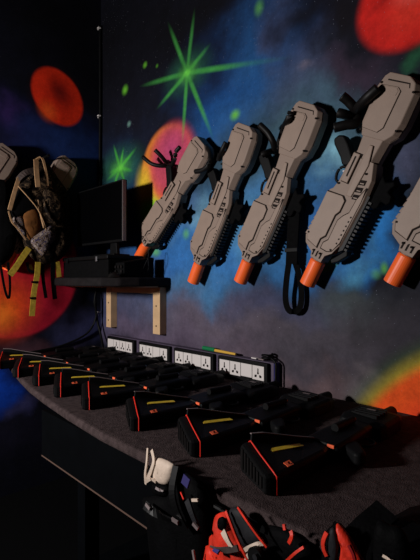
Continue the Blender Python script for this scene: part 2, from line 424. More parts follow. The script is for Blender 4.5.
# ------------------------------------------------------------------ wall rifles
def G(v, u, w): return (v, -w, u)      # v right of the axis, u along it, w out of the wall
def frust(bm, pts, a, b, cut, lim=.03):
    lo = [bm.verts.new(G(v, u, a)) for v, u in pts]
    hi = [bm.verts.new(G(v-cut if v > lim else v+.003, u, b)) for v, u in pts]; n = len(pts)
    bm.faces.new(lo[::-1]); bm.faces.new(hi)
    for i in range(n): bm.faces.new((lo[i], lo[(i+1)%n], hi[(i+1)%n], hi[i]))
    return bm
def gp(bm, pts, a, b): return prism(bm, pts, lambda v, u, w: G(v, u, w), a, b)
def make_rifle(mt, mp):
    r = thing('laser_rifle', '', 'laser tag gun', group=None)
    nb = bmesh.new
    stock = [(-.048,.852),(.050,.853),(.080,.836),(.094,.802),(.098,.70),(.090,.655),(.066,.628),(-.048,.622),(-.070,.668),(-.074,.80),(-.062,.838)]
    obj('stock', frust(gp(nb(), stock, .026, .066), stock, .0661, .088, .016), mt, r, bevel=.003)
    obj('stock_seam', gp(gp(nb(), [(-.0568,.649),(-.0568,.807),(.0125,.811),(.0295,.7995),(.0295,.668),(.0125,.647)], .088, .0886),
        [(-.040,.824),(.046,.827),(.052,.815),(.055,.815),(.048,.8315),(-.040,.829)], .088, .0892), M['seam'], r)
    obj('stock_panel', gp(nb(), [(-.056,.650),(-.056,.806),(.012,.810),(.0275,.799),(.0275,.669),(.012,.648)], .088, .092), mp, r, bevel=.0015)
    obj('cheek_ridge', gp(nb(), [(-.050,.775),(-.050,.803),(.010,.806),(.020,.798),(.018,.780)], .092, .0935), mp, r, bevel=.001)
    neck = [(-.046,.628),(.064,.632),(.058,.56),(.060,.53),(-.044,.53),(-.040,.57)]
    obj('neck', frust(gp(nb(), neck, .03, .056), neck, .0561, .082, .020), mt, r, bevel=.003)
    # body with saw-tooth underside
    left = [(-.044,.545),(-.052,.50),(-.056,.44),(-.066,.405)]
    for k in range(9):
        u = .395-k*.023; v = -.078-.0022*k
        left += [(v, u), (v-.004, u-.017), (v+.005, u-.018)]
    left += [(-.094,.190),(-.078,.160),(-.048,.145),(-.034,.138),(-.028,.118)]
    right = [(.028,.118),(.032,.150),(.056,.172),(.084,.215),(.088,.30),(.092,.40),(.086,.485),(.062,.545)]
    body = left + right
    obj('body', frust(gp(nb(), body, .022, .070), body, .0701, .085, .010, .06), mt, r, bevel=.002)
    pan = [(-.080,.385),(-.006,.392),(.012,.378),(.012,.335),(.000,.315),(.000,.225),(-.016,.205),(-.016,.165),(-.070,.176),(-.084,.205)]
    seam = [(p[0]*1.0+(.0045 if p[0] > -.03 else -.001), p[1]+(.004 if p[1] > .36 else -.003)) for p in pan]
    obj('panel_seam', gp(nb(), seam, .085, .0858), M['seam'], r)
    obj('side_panel', gp(nb(), pan, .085, .090), mp, r, bevel=.002)
    # forward rail plate to the right
    plate = [(.020,.300),(.034,.325),(.052,.345),(.056,.40),(.073,.45),(.078,.40),(.072,.225),(.056,.182),(.036,.172),(.004,.172),(.004,.195),(.020,.215)]
    s2 = [(.0165,.301),(.031,.327),(.049,.347),(.053,.403),(.071,.455),(.0785,.455),(.074,.222),(.055,.178),(.034,.168),(.0,.168),(.0,.197),(.0165,.217)]
    obj('plate_seam', gp(nb(), s2, .085, .0856), M['seam'], r)
    obj('rail_plate', gp(nb(), plate, .085, .0885), mp, r, bevel=.0015)
    bm = nb()
    for k in range(7):
        u = .215+k*.019
        gp(bm, [(.058+k*.0012,u),(.064+k*.0012,u+.001),(.064+k*.0012,u+.008),(.058+k*.0012,u+.007)], .0885, .0892)
    obj('plate_holes', bm, M['seam'], r)
    # saw-tooth rail on the right edge
    bm = nb()
    for k in range(13):
        u = .205+k*.0165
        gp(bm, [(.080,u),(.106+.0004*k,u+.001),(.106+.0004*k,u+.0095),(.080,u+.010)], .035, .072)
    gp(bm, [(.076,.19),(.092,.205),(.096,.43),(.08,.43)], .03, .077)
    obj('accessory_rail', bm, M['rubber'], r)
    # receiver bar by the trigger
    obj('bar_seam', gp(nb(), [(-.044,.440),(-.044,.560),(-.006,.560),(-.006,.440)], .085, .0855), M['seam'], r)
    obj('receiver_bar', gp(nb(), [(-.041,.443),(-.041,.557),(-.010,.557),(-.010,.443)], .085, .093), mp, r, bevel=.003)
    obj('bar_slot', gp(nb(), [(-.028,.465),(-.028,.545),(-.021,.545),(-.021,.465)], .093, .0936), M['seam'], r)
    obj('spine', gp(nb(), [(.005,.40),(.005,.60),(.022,.60),(.040,.53),(.030,.40)], .083, .090), mp, r, bevel=.003)
    bm = nb()
    for k in range(3):
        u = .395+k*.029
        gp(bm, [(.034,u),(.060,u+.006),(.060,u+.026),(.034,u+.020)], .085, .0868)
    obj('vent_slots', bm, M['seam'], r)
    bm = nb()
    for k in range(3):
        u = .395+k*.029
        gp(bm, [(.039,u+.006),(.055,u+.009),(.055,u+.013),(.039,u+.010)], .0868, .0874)
    obj('vent_marks', bm, mp, r)
    bm = nb()
    for v, u in [(-.060,.812),(.074,.806),(.080,.672),(-.058,.640),(-.079,.205),(.012,.150),(.050,.185),(.045,.50),(-.048,.43),(-.022,.150)]:
        cyl(bm, G(v, u, .0885), (0,1,0), .0042, .007, 10)
    obj('screws', bm, M['seam'], r)
    bm = nb()
    for v in (-.024, -.006, .014):
        gp(bm, [(v,.128),(v+.007,.130),(v+.007,.158),(v,.152)], .085, .0858)
    obj('nose_slots', bm, M['seam'], r)
    obj('barrel_collar', cyl(nb(), G(0,.125,.054), (0,0,1), .027, .05, 20), mt, r, smooth=False)
    # open-ended orange muzzle tip
    bm = nb(); N = 28; prof = [(.0,.033),(.108,.033),(.114,.030),(.114,.024),(.03,.024),(.0,.027)]
    rings = []
    for u, rad in prof:
        rings.append([bm.verts.new(G(rad*math.cos(2*math.pi*k/N), u, .054+rad*math.sin(2*math.pi*k/N))) for k in range(N)])
    for i in range(len(rings)):
        a, b = rings[i], rings[(i+1) % len(rings)]
        for k in range(N): bm.faces.new((a[k], a[(k+1)%N], b[(k+1)%N], b[k]))
    obj('muzzle_tip', bm, M['orange'], r, smooth=False)
    # pistol grip, guard, trigger
    grip = [(-.052,.500),(-.040,.530),(-.062,.552),(-.092,.580),(-.124,.602),(-.150,.596),(-.164,.574),(-.150,.556),(-.128,.540),(-.100,.520),(-.078,.496)]
    obj('pistol_grip', gp(nb(), grip, .035, .078), M['blk'], r, bevel=.008, seg=3)
    bm = nb(); tube(bm, smoothpath([G(-.05,.495,.056),G(-.082,.490,.056),(G(-.094,.465,.056)),G(-.084,.435,.056),G(-.056,.430,.056)]), .006, 8)
    obj('trigger_guard', bm, M['blk'], r, smooth=True)
    obj('trigger', gp(nb(), [(-.05,.47),(-.072,.474),(-.070,.480),(-.05,.482)], .05, .062), M['chrome'], r)
    # sight on the far side
    sg = [(.098,.400),(.122,.392),(.136,.404),(.138,.430),(.150,.428),(.164,.424),(.172,.440),(.166,.462),(.146,.470),(.150,.486),(.160,.500),(.150,.512),(.134,.504),(.120,.498),(.096,.520)]
    obj('sight', gp(nb(), sg, .028, .066), M['blkm'], r, bevel=.005)
    obj('side_lug', gp(nb(), [(.05,.142),(.062,.130),(.086,.150),(.112,.190),(.100,.215),(.07,.17)], .03, .06), M['blk'], r, bevel=.004)
    obj('back_shade_shell', gp(nb(), [(-.04,.15),(.04,.15),(.075,.24),(.08,.40),(.05,.56),(.07,.68),(.06,.82),(-.04,.82),(-.05,.66),(-.035,.55),(-.06,.40),(-.07,.24)], .004, .026), M['blk'], r)  # black colour paints the shade behind the tan body
    return r

def wallpos(to, px, py, plane):      # muzzle tip centre in front of the wall, as a point on the wall
    p = to(px, py, plane); return p
R1 = make_rifle(M['tan'], M['tanp'])
p = onB(235.5, 281.5, WB-.088); R1.location = (p.x, WB, p.z); R1.rotation_euler = (0, math.radians(29.0), 0)
R1['label'] = 'tan rifle with orange tip and a black sling dangling beside it'
R1['group'] = 'tan rifles hung on the mural wall'
def place(px, py, ang, label):
    p = onB(px, py, WB-.088)
    return dup(R1, (p.x, WB, p.z), (0, math.radians(ang), 0), label)
g4 = place(302.6, 284, 29.4, 'largest fully visible tan rifle, orange tip right of the black sling')
g1 = place(134.5, 257, 46.5, 'tan rifle leaning most, its orange tip behind the black equipment case')
g2 = place(188.5, 282, 28.6, 'tan rifle between the strongly leaning one and the one with the sling')
g5 = place(388, 283, 29.5, 'tan rifle cut off by the right picture edge')
def placeA(px, py, ang, label, dy=0):
    p = onA(px, py, WA+.088)
    r = dup(R1, (WA, p.y+dy, p.z), (0, math.radians(ang), math.pi/2), label)
    r['group'] = 'tan rifles on the left wall'; return r
ga = placeA(5, 268, 30, 'shaded tan rifle hanging behind the camouflage vest, orange tip poking out')
gb = placeA(5, 268, 30, 'tan rifle at the left picture edge, only its stock visible', -.40)

# sling of the rifle in the middle: own part of that rifle (rifle frame is tilted, so points are brought into it)
def local(root, p):
    m = Matrix.Translation(root.location) @ root.rotation_euler.to_matrix().to_4x4()
    return m.inverted() @ Vector(p)
def LB(root, x, y, w): return local(root, onB(x, y, WB-w))
bm = bmesh.new()
ribbon(bm, [LB(R1, *q) for q in [(294,196,.05),(294,215,.045),(292.5,240,.045),(291.5,264,.045)]], .060, local(R1, R1.location+Vector((1,0,0))), .006)
obj('sling', bm, M['strapb'], R1)
bm = bmesh.new()
pth = smoothpath([LB(R1, *q) for q in [(289,262,.05),(286.5,280,.05),(285.5,298,.045),(288,309,.04),(294,312,.035),(300,307,.03),(301.5,292,.028),(299,275,.03),(295,262,.035)]], 4)
ribbon(bm, pth, .027, local(R1, R1.location+Vector((1,.25,0))), .003, None)
obj('sling_loop', bm, M['strapb'], R1)
bk = obj('sling_buckle', BX(-.034,.034,-.006,.006,-.009,.009), M['blk'], R1, bevel=.002)
bk.location = LB(R1, 291.5, 250, .050); bk.rotation_euler = (0, -R1.rotation_euler.y, 0)

# ------------------------------------------------------------------ wall hooks
def hook(label, prongs, base, r=.012):
    b = onB(*base)
    h = thing('wall_hook', label, 'hook', (b.x, WB, b.z), group='black hooks holding the tan rifles')
    o = Vector((b.x, WB, b.z))
    bm = bmesh.new(); cyl(bm, (0,-.006,0), (0,1,0), .024, .012, 20); obj('mounting_plate', bm, M['blk'], h)
    for pr in prongs:
        pts = [onB(x, y, WB-w)-o for x, y, w in pr]
        bm = bmesh.new(); tube(bm, smoothpath(pts, 5), r, 10); obj('prong', bm, M['rubber'], h, smooth=True)
    return h
hook('black pronged wall hook between the leaning rifle and pink planet', [
    [(168,164,.005),(163,166,.04),(152,164,.085),(143,157,.11)],
    [(168,164,.005),(166,162,.04),(161,156,.08),(155,150,.11)],
    [(168,164,.005),(171,166,.06),(174.5,160,.105),(176,152,.108),(180,147,.104)]], (168,164))
hook('black curled hook looping round the stock of the strongly leaning rifle', [
    [(204,144,.005),(206,146,.05),(210,152,.085),(210,163,.11),(203,170,.112),(195.5,171.5,.112)]], (204,144), .013)
hook('black wall hook at the stock left of the rifle nearest the bright green spot', [
    [(220,157,.005),(220,158,.07),(222,151,.108),(226,142,.108)]], (220,157))
hook('black curled hook beside the stock of the sling rifle', [
    [(277,150,.005),(275,150,.05),(273,142,.085),(268,133,.1),(260,125,.11)],
    [(277,150,.005),(272,151,.05),(266,153,.09),(262,155,.1)],
    [(277,150,.005),(284,128,.05),(288,120,.106),(291,112,.108)]], (277,150), .0145)
hook('black clustered hook at the stock of the largest rifle near the red planet', [
    [(356,112,.005),(355,109,.06),(348,101,.09),(342,96,.11)],
    [(356,112,.005),(351,116,.05),(343,114,.09),(338,113,.1)],
    [(356,112,.005),(358,108,.07),(367,98,.108),(378,88,.11)],
    [(356,112,.005),(357,123,.06),(346,125,.09),(334,128,.11)]], (356,112), .019)

# ------------------------------------------------------------------ camouflage vest on the left wall
o0 = onA(38, 165, WA)
cv = thing('tactical_vest', 'camouflage tactical vest with olive straps hanging on the left wall', 'vest', o0)
def PA(x, y, w): return onA(x, y, WA+w) - o0
def pv(name, pts, w0, depth, back, m):
    obj(name, puff(bmesh.new(), dens([PA(x, y, w0) for x, y in pts], 3), (1,0,0), depth, back), m, cv, smooth=True)
pv('vest_body', [(30,176),(36,163),(48,164),(58,178),(70,198),(73,236),(64,256),(50,264),(36,262),(22,244),(11,222),(9,204),(18,186)], .10, .06, .004, M['camo'])
pv('inner_lining', [(20,188),(30,192),(40,210),(40,218),(26,214),(14,218),(11,205)], .15, .012, .004, M['strapb'])
pv('brown_pocket', [(24,214),(35,208),(41,222),(38,236),(30,240),(24,228)], .155, .02, .006, M['pocket'])
pv('camo_flap', [(12,220),(22,216),(26,232),(24,238)], .15, .015, .006, M['camol'])
pv('light_pouch', [(31,240),(44,230),(52,226),(56,236),(50,246),(44,256),(37,250)], .17, .03, .008, M['camol'])
pv('upper_pouch', [(44,190),(56,192),(64,206),(62,222),(52,224),(44,208)], .155, .025, .006, M['camo'])
pv('lower_pouch', [(54,232),(64,230),(68,244),(60,256),(52,252)], .155, .03, .006, M['camo'])
def strapA(name, pts, w, m, th=.004, side=(0,1,0)):
    bm = bmesh.new(); ribbon(bm, smoothpath([PA(*q) for q in pts], 4), w, side, th); return obj(name, bm, m, cv)
strapA('shoulder_strap', [(38,187,.18),(36.5,172,.19),(36,160,.16)], .028, M['tanstrap'], .008)
strapA('shoulder_strap', [(36,160,.15),(42,158,.17),(46,172,.18),(47.5,186,.17)], .014, M['tanstrap'], .006)
strapA('yoke_strap', [(18,180,.15),(25,173,.165),(35,170,.16)], .035, M['greystrap'], .010, (0,.3,1))
strapA('side_binding', [(19,178,.15),(14.5,192,.17),(9.5,210,.16)], .022, M['tanstrap'], .008)
strapA('edge_cord', [(8.5,211,.16),(12,222,.17),(19,230,.175),(26,240,.17)], .008, M['tanstrap'], .005)
bm = bmesh.new(); tube(bm, smoothpath([PA(*q) for q in [(18,186,.175),(28,197,.19),(37,208,.195),(43,220,.2),(46,230,.2)]], 4), .0035, 6)
obj('drawcord', bm, M['tanstrap'], cv, smooth=True)
bm = bmesh.new(); tube(bm, smoothpath([PA(*q) for q in [(38,200,.18),(40,212,.19),(44,228,.2)]], 4), .006, 6)
obj('drawcord', bm, M['tanstrap'], cv, smooth=True)
strapA('olive_strap', [(29,248,.13),(22,258,.13),(16,267,.12),(10,275,.12)], .036, M['olive'])
strapA('olive_strap', [(38,262,.12),(37,276,.11),(34,292,.10),(32,316,.09)], .034, M['olive'])
strapA('olive_strap', [(57,262,.11),(58,268,.10),(59,277,.09)], .032, M['olive'])
strapA('olive_strap', [(29,265,.10),(31,270,.09)], .03, M['olive'])
strapA('black_strap', [(43,264,.11),(43,278,.10),(46,298,.09)], .022, M['strapb'])
strapA('black_strap', [(53,262,.11),(53,278,.09),(55,299,.07)], .03, M['strapb'])
strapA('black_strap', [(27,262,.11),(29,270,.11),(34,272,.11)], .016, M['strapb'])
for (x, y, w) in [(34.6,282,.106),(33,298,.10)]:
    c = PA(x, y, w+.005); obj('slider', BX(c.x-.004, c.x+.004, c.y-.02, c.y+.02, c.z-.006, c.z+.006), M['strapb'], cv)
bm = bmesh.new(); cyl(bm, (.085,0,.03), (1,0,0), .008, .17, 12); cyl(bm, (.004,0,.03), (1,0,0), .02, .008, 16)
tag(obj('peg', bm, M['blk']), 'black wall peg carrying the camouflage vest', 'peg').location = o0

# black gear bag hung at the far left
o1 = onA(2, 205, WA)
bgm = thing('gear_pouch', 'black gear pouch hanging at the left picture edge beside the camouflage vest', 'pouch', o1)
ring = dens([onA(x, y, WA+.10)-o1 for x, y in [(-10,190),(6,192),(14,208),(17,232),(14,252),(6,262),(-8,262)]], 3)
obj('pouch_body', puff(bmesh.new(), ring, (1,0,0), .04, .004), M['strapb'], bgm, smooth=True)
bm = bmesh.new(); ribbon(bm, smoothpath([onA(x, y, WA+w)-o1 for x, y, w in [(2,205,.14),(3,192,.12),(2,182,.11),(2,176,.01)]], 4), .03, (0,1,0), .005)
obj('hanging_strap', bm, M['strapb'], bgm)
bm = bmesh.new(); ribbon(bm, smoothpath([onA(x, y, WA+w)-o1 for x, y, w in [(0,262,.11),(5,290,.11),(9,298,.11),(10,282,.11),(8,262,.11)]], 4), .014, (0,1,.2), .004)
obj('loop_strap', bm, M['strapb'], bgm)

# ------------------------------------------------------------------ corner shelf and what stands on it
sh = thing('corner_shelf', 'black padded corner shelf on pine battens above the sockets', 'shelf', (-2.4, WB, 1.29))
so = Vector((-2.4, WB, 1.29))
sp = [(WA+.003, 1.34), (-2.86,1.275), (-2.72,1.235), (-2.5,1.215), (-2.35,1.225), (-2.23,1.26), (-2.155,1.33), (-2.125,1.44), (-2.12,1.58), (-2.12, WB-.003), (WA+.003, WB-.003)]
cen = (-2.5, 1.5)
bm = prism(bmesh.new(), [(x-so.x, y-so.y) for x, y in sp], lambda p, q, t: (p, q, t-so.z), 1.320, 1.372)
obj('padded_top', bm, M['pad'], sh, bevel=.012, seg=3)
sp2 = [(min(max(cen[0]+(x-cen[0])*.93, WA+.004), 9), cen[1]+(y-cen[1])*.55) for x, y in sp]
obj('plywood_board', prism(bmesh.new(), [(x-so.x, min(y, WB-.003)-so.y) for x, y in sp2], lambda p, q, t: (p, q, t-so.z), 1.313, 1.320), M['wood'], sh)
obj('batten', BX(-2.235-so.x, -2.165-so.x, -.05, 0, 1.03-so.z, 1.313-so.z), M['wood'], sh, bevel=.002)
obj('batten', BX(-2.785-so.x, -2.725-so.x, -.05, 0, 1.03-so.z, 1.313-so.z), M['wood'], sh, bevel=.002)
obj('cleat', BX(-2.725-so.x, -2.235-so.x, -.045, 0, 1.274-so.z, 1.313-so.z), M['wood'], sh, bevel=.002)
bm = bmesh.new()
for x in (-2.2, -2.755):
    for z in (1.08, 1.2): cyl(bm, (x-so.x, -.0505, z-so.z), (0,1,0), .005, .003, 10)
obj('screws', bm, M['seam'], sh)

ST = 1.372
cs = thing('equipment_case', 'long black equipment case lying on the corner shelf under the monitor', 'case', (-2.5, 1.45, ST))
obj('case_body', BX(-.37,.21,-.11,.13,0,.105), M['blkm'], cs, bevel=.006)
obj('case_lid', BX(-.375,.212,-.115,.135,.107,.132), M['blk'], cs, bevel=.006)
bm = bmesh.new(); box(bm, .085,.105,-.124,-.114,.095,.125); obj('latch', bm, M['chrome'], cs, bevel=.002)
bm = bmesh.new(); box(bm, -.30,-.28,-.124,-.114,.095,.125); obj('latch', bm, M['blk'], cs, bevel=.002)

mx = thing('sound_mixer', 'small black control box with knobs at the right end of the corner shelf', 'control box', (-2.232, 1.48, ST))
obj('housing', prism(bmesh.new(), [(-.10,0),(.10,0),(.10,.085),(-.10,.12)], lambda p, q, t: (t, -p, q), -.047, .047), M['blkm'], mx, bevel=.006)
for i, (x, z) in enumerate([(-.03,.06),(.0,.06),(.03,.06),(-.03,.035),(.03,.035)]):
    bm = bmesh.new(); cyl(bm, (x, -.104, z), (0,1,0), .009, .012, 12, .008); obj('knob', bm, M['rubber'], mx)
bm = bmesh.new(); tube(bm, smoothpath([(.047,.03,.05),(.065,.03,.075),(.082,.04,.115),(.078,.05,.15),(.06,.06,.155),(.054,.06,.11),(.058,.06,.06),(.047,.06,.03)], 5), .0022, 6)
obj('wire_loop', bm, M['blk'], mx, smooth=True)

ms = thing('computer_mouse', 'dark grey domed computer mouse at the shelf front edge', 'mouse', (-2.20, 1.325, ST))
ring = dens([(-.032,-.02,.0),(0,-.032,0),(.032,-.02,0),(.034,.02,0),(0,.034,0),(-.034,.02,0)], 3)
obj('shell', puff(bmesh.new(), ring, (0,0,1), .032, 0), M['rubber'], ms, smooth=True)
obj('scroll_wheel', cyl(bmesh.new(), (0,-.018,.026), (1,0,0), .006, .006, 12), M['blk'], ms)

mo = thing('monitor', 'black flat monitor standing on the equipment case in the corner', 'monitor', (-2.58, 1.45, ST+.132))
mh = ST+.132
obj('bezel', BX(-.285,.285,-.012,.022,1.585-mh,1.955-mh), M['blk'], mo, bevel=.004)
obj('screen', BX(-.275,.275,-.014,-.0115,1.600-mh,1.945-mh), mat('screen_off', (2,2,3), .35, .06), mo)
obj('edge_highlight', BX(.2845,.2875,-.010,.012,1.59-mh,1.950-mh), M['greyedge'], mo)  # pale strip paints the highlight along the right edge
obj('back_housing', BX(-.12,.12,.022,.05,1.65-mh,1.85-mh), M['blkm'], mo, bevel=.006)
obj('neck', prism(bmesh.new(), [(-.045,0),(.045,0),(.03,.11),(-.03,.11)], lambda p, q, t: (p+.15, t, q), .008, .03), M['blk'], mo, bevel=.003)
obj('foot', prism(bmesh.new(), [(.03,-.06),(.27,-.06),(.24,.07),(.06,.07)], lambda p, q, t: (p, q, t), 0, .01), M['blk'], mo, bevel=.003)

# cable with clips, plus a dark rod for the corner's shadow line
cb = thing('cable_and_corner_shade', 'black cable down to the counter, below a dark rod imitating the corner shadow line', 'cable', (WA+.03, WB-.03, CT))
co = Vector((WA+.03, WB-.03, CT))
def seg(pts, r, name='cable'):
    bm = bmesh.new(); tube(bm, smoothpath([Vector(q)-co for q in pts], 5), r, 8); return obj(name, bm, M['blk'], cb, smooth=True)
seg([(WA+.016, WB-.016, 3.2), (WA+.018, WB-.016, 2.6), (WA+.014, WB-.018, 2.0), (WA+.016, WB-.016, 1.376)], .010)  # upper run gives the shaded corner line a solid black shape
seg([(WA+.02, WB-.05, 1.30), (WA+.03, WB-.06, 1.2), (WA+.03, WB-.05, 1.08), (WA+.06, WB-.04, .98), (WA+.13, WB-.06, .90), (WA+.18, WB-.09, .875)], .009)
seg([(WA+.045, WB-.06, 1.30), (WA+.05, WB-.08, 1.2), (WA+.04, WB-.06, 1.1), (WA+.02, WB-.12, .98), (WA+.012, WB-.3, .91), (WA+.012, WB-.5, .888), (WA+.012, WB-.66, .88)], .007)
for z in (3.18, 2.545, 1.125):
    bm = bmesh.new(); box(bm, -.02,.0,-.006,.012,z-CT-.004,z-CT+.004); box(bm, -.004,.004,-.012,-.006,z-CT-.022,z-CT-.016)
    obj('clip', bm, M['white'], cb)

# ------------------------------------------------------------------ socket strip
bd = thing('mounting_board', 'lilac painted board behind the row of power strips', 'board', (-2.0, WB, CT))
obj('plank', BX(-2.78+2, -1.305+2, -.045, 0, .002, .109), M['lilac'], bd, bevel=.002)
obj('end_face', BX(.695,.698,-.043,-.002,.004,.107), M['blueside'], bd)
def strip(x0, x1, blanks, label):
    w = x1-x0; r = thing('power_strip', label, 'power strip', (x0, WB-.045, CT), group='four-way power strips behind the guns')
    obj('frame', BX(0, w, -.022, 0, .004, .106), M['blk'], r, bevel=.004)
    mw = (w-.03)/4
    for k in range(4):
        a = .015+k*mw+.0015; b = a+mw-.003
        if k in blanks:
            o = obj('blank_plate', BX(a, b, -.026, -.022, .028, .090), M['white'], r, bevel=.001)
        else:
            o = obj('socket_plate', BX(a, b, -.026, -.022, .024, .090), M['white'], r, bevel=.001)
            c = (a+b)/2; bm = bmesh.new()
            box(bm, c-.003, c+.003, -.0267, -.0258, .060, .078)
            cyl(bm, (c, -.0262, .056), (0,1,0), .0055, .001, 12)
            for s in (-1, 1):
                box(bm, c+s*.015-.006, c+s*.015+.006, -.0267, -.0258, .036, .046)
                cyl(bm, (c+s*.012, -.0262, .044), (0,1,0), .005, .001, 10)
            obj('pin_holes', bm, M['seam'], o)
    return r
strip(-2.745, -2.415, (0,), 'power strip nearest the room corner, blank plate first')
strip(-2.362, -2.052, (2,), 'power strip below the right pine batten, second from the corner')
strip(-2.010, -1.685, (2,), 'power strip under the green marker, third from the corner')
strip(-1.650, -1.325, (2,), 'power strip with the largest sockets at the right end of the row')

mk = thing('marker_pen', 'green and yellow marker lying on top of the power strips', 'marker', (-1.70, WB-.032, CT+.112))
mk.rotation_euler = (0, 0, math.radians(-4))
bm = bmesh.new(); cyl(bm, (-.055,0,.011), (1,0,0), .011, .10, 14, .011); obj('green_cap', bm, M['green'], mk)
bm = bmesh.new(); cyl(bm, (.075,0,.009), (1,0,0), .008, .16, 14, .006); obj('yellow_barrel', bm, M['cream'], mk)
kc = thing('cable_coil', 'small coil of black cable at the right end of the sockets', 'cable', (-1.345, WB-.03, CT+.109))
bm = bmesh.new()
tube(bm, [(.028*math.cos(t)*(1+.1*math.sin(3*t))-.01, .022*math.sin(t), .008+.002*t) for t in [i*.35 for i in range(40)]], .005, 6)
obj('coil', bm, M['blk'], kc, smooth=True)
bm = bmesh.new(); tube(bm, smoothpath([(.02,-.01,.02),(.05,-.012,.0),(.052,-.014,-.05),(.05,-.02,-.10)], 4), .005, 6)
obj('tail', bm, M['blk'], kc, smooth=True)
for x, l in ((-1.43, 'pale crumpled paper scrap on the last power strip'), (-1.385, 'grey adapter clip beside the paper scrap on the last power strip')):
    tag(obj('paper_scrap' if x < -1.4 else 'adapter_clip', prism(bmesh.new(), [(-.02,-.008),(.015,-.012),(.02,.006),(-.012,.01)], lambda p, q, t: (p, q, t), 0, .006),
        M['white'] if x < -1.4 else M['greyedge'], bevel=.002), l, 'scrap' if x < -1.4 else 'clip').location = (x, WB-.03, CT+.112)

# ------------------------------------------------------------------ phasers lying on the counter
def make_phaser():
    r = thing('laser_phaser', '', 'laser tag gun', group='black phasers lying in a row on the counter')
    nb = bmesh.new
    # stations: y, xl, xr, right height, left height
    def loft(name, st, m, bev=.005, z0=0):
        bm = nb(); R = []
        for (yr, yl, xl, xr, hr, hl) in st:
            pr = [(xr, yr, z0), (xr, yr, hr-.006), (xr-.010, yr+(yl-yr)*.08, hr), (xl+.012, yl, hl), (xl, yl, hl-.012), (xl, yl, z0)]
            R.append([bm.verts.new(p) for p in pr])
        for a, b in zip(R, R[1:]):
            for k in range(6): bm.faces.new((a[k], a[(k+1)%6], b[(k+1)%6], b[k]))
        bm.faces.new(R[0][::-1]); bm.faces.new(R[-1])
        return obj(name, bm, m, r, bevel=bev)
    loft('stock', [(.004,.066,-.135,0,.047,.078), (.12,.14,-.132,0,.047,.066), (.22,.23,-.11,-.004,.044,.050), (.27,.27,-.09,-.02,.040,.042)], M['phaser'])
    # rounded ribbed butt cap, cut obliquely
    n = Vector((-.44,-.9,0)); a = Vector((0,.0,0)); b = Vector((-.135,.066,0)); d = (b-a)
    bm = nb(); R = []
    for off_, ins in ((0,.0),(.016,.0),(.024,.006),(.027,.012)):
        ring = []
        for (t, z) in [(0,.006),(.03,.001),(.5,.0),(.95,.001),(1,.008),(1,.066),(.95,.074),(.5,.062),(.06,.048),(0,.042)]:
            zz = .035+(z-.035)*(1-ins*12); tt = .5+(t-.5)*(1-ins*6)
            p = a+d*tt+n*off_; ring.append(bm.verts.new((p.x, p.y, zz)))
        R.append(ring)
    for p, q in zip(R, R[1:]):
        for k in range(10): bm.faces.new((p[k], p[(k+1)%10], q[(k+1)%10], q[k]))
    bm.faces.new(R[0][::-1]); bm.faces.new(R[-1])
    cap = obj('butt_cap', bm, M['phaser2'], r)
    bm = nb()
    for k in range(7):
        c = a+d*(.14+.12*k)+n*.0275; e = d.normalized()*.005
        prism(bm, [(-1,0),(1,0),(1,1),(-1,1)], lambda p, q, t: (c.x+e.x*p+n.x*t, c.y+e.y*p+n.y*t, .014+q*(.026+.004*k)), -.002, .0025)
    obj('rib', bm, M['rubber'], cap)
    bm = nb(); e = n*.001
    tube(bm, [(.0015,-.0005,.003),(.0015,-.0005,.044),(-.012,.0045,.0495),(-.07,.033,.0625),(-.126,.060,.078),(-.137,.066,.070)], .0019, 6)
    obj('trim_line', bm, M['red'], r)
    # decals
    def decal(name, pts, m, par=r, z=None):
        bm = nb(); vs = [bm.verts.new(p) for p in pts]; f = bm.faces.new(vs)
        ex = bmesh.ops.extrude_face_region(bm, geom=[f])
        for v in ex['geom']:
            if isinstance(v, bmesh.types.BMVert): v.co.z += .0012
        return obj(name, bm, m, par)
    top = lambda x: .0475+(-x-.010)*.175
    x0, x1 = -.024, -.006
    s = decal('sticker', [(x0,.060,top(x0)),(x1,.054,top(x1)+.0008),(x1,.078,top(x1)),(x0,.084,top(x0))], M['sticker'])
    decal('sticker_mark', [(x0+.007,.067,top(x0)+.002),(x1-.006,.065,top(x1)+.0028),(x1-.006,.072,top(x1)+.002),(x0+.007,.074,top(x0)+.002)], M['stickerd'], s)
    bm = box(nb(), -.021, -.0185, .278, .300, .014, .028)
    obj('side_sticker', box(nb(), -.022, -.002, .2580, .2618, .037, .0455), M['sticker'], r)
    decal('yellow_strip', [(-.088,.085,.0606),(-.072,.083,.0585),(-.048,.185,.0525),(-.064,.187,.0545)], M['yellow'])
    fin = prism(nb(), [(.062,.060),(.066,.094),(.10,.090),(.20,.064),(.26,.050),(.26,.038)], lambda p, q, t: (t+(p-.062)*.32, p, q), -.132, -.126)
    f = obj('fin', fin, M['phaser2'], r, bevel=.001)
    bm = nb(); ribbon(bm, [(-.1285,.064,.0950),(-.1175,.10,.0915),(-.085,.20,.0655),(-.066,.26,.0515)], .0075, (1,0,0), .0025)
    obj('fin_edge', bm, M['greyedge'], f)
    # receiver, grip, fore-end, barrel
    loft('receiver', [(.262,.262,-.10,.008,.045,.050), (.34,.34,-.095,.010,.050,.056), (.44,.44,-.090,.004,.052,.058), (.50,.50,-.085,-.004,.046,.050)], M['phaser'], .006)
    obj('pistol_grip', prism(nb(), [(0,.30),(.055,.262),(.070,.268),(.074,.292),(.030,.345),(0,.36)], lambda p, q, t: (p, q, t), .006, .040), M['phaser2'], r, bevel=.008, seg=3)
    bm = nb(); tube(bm, smoothpath([(.005,.36,.024),(.035,.372,.024),(.045,.40,.024),(.03,.425,.024),(.002,.43,.024)], 5), .004, 6)
    obj('trigger_guard', bm, M['phaser2'], r, smooth=True)
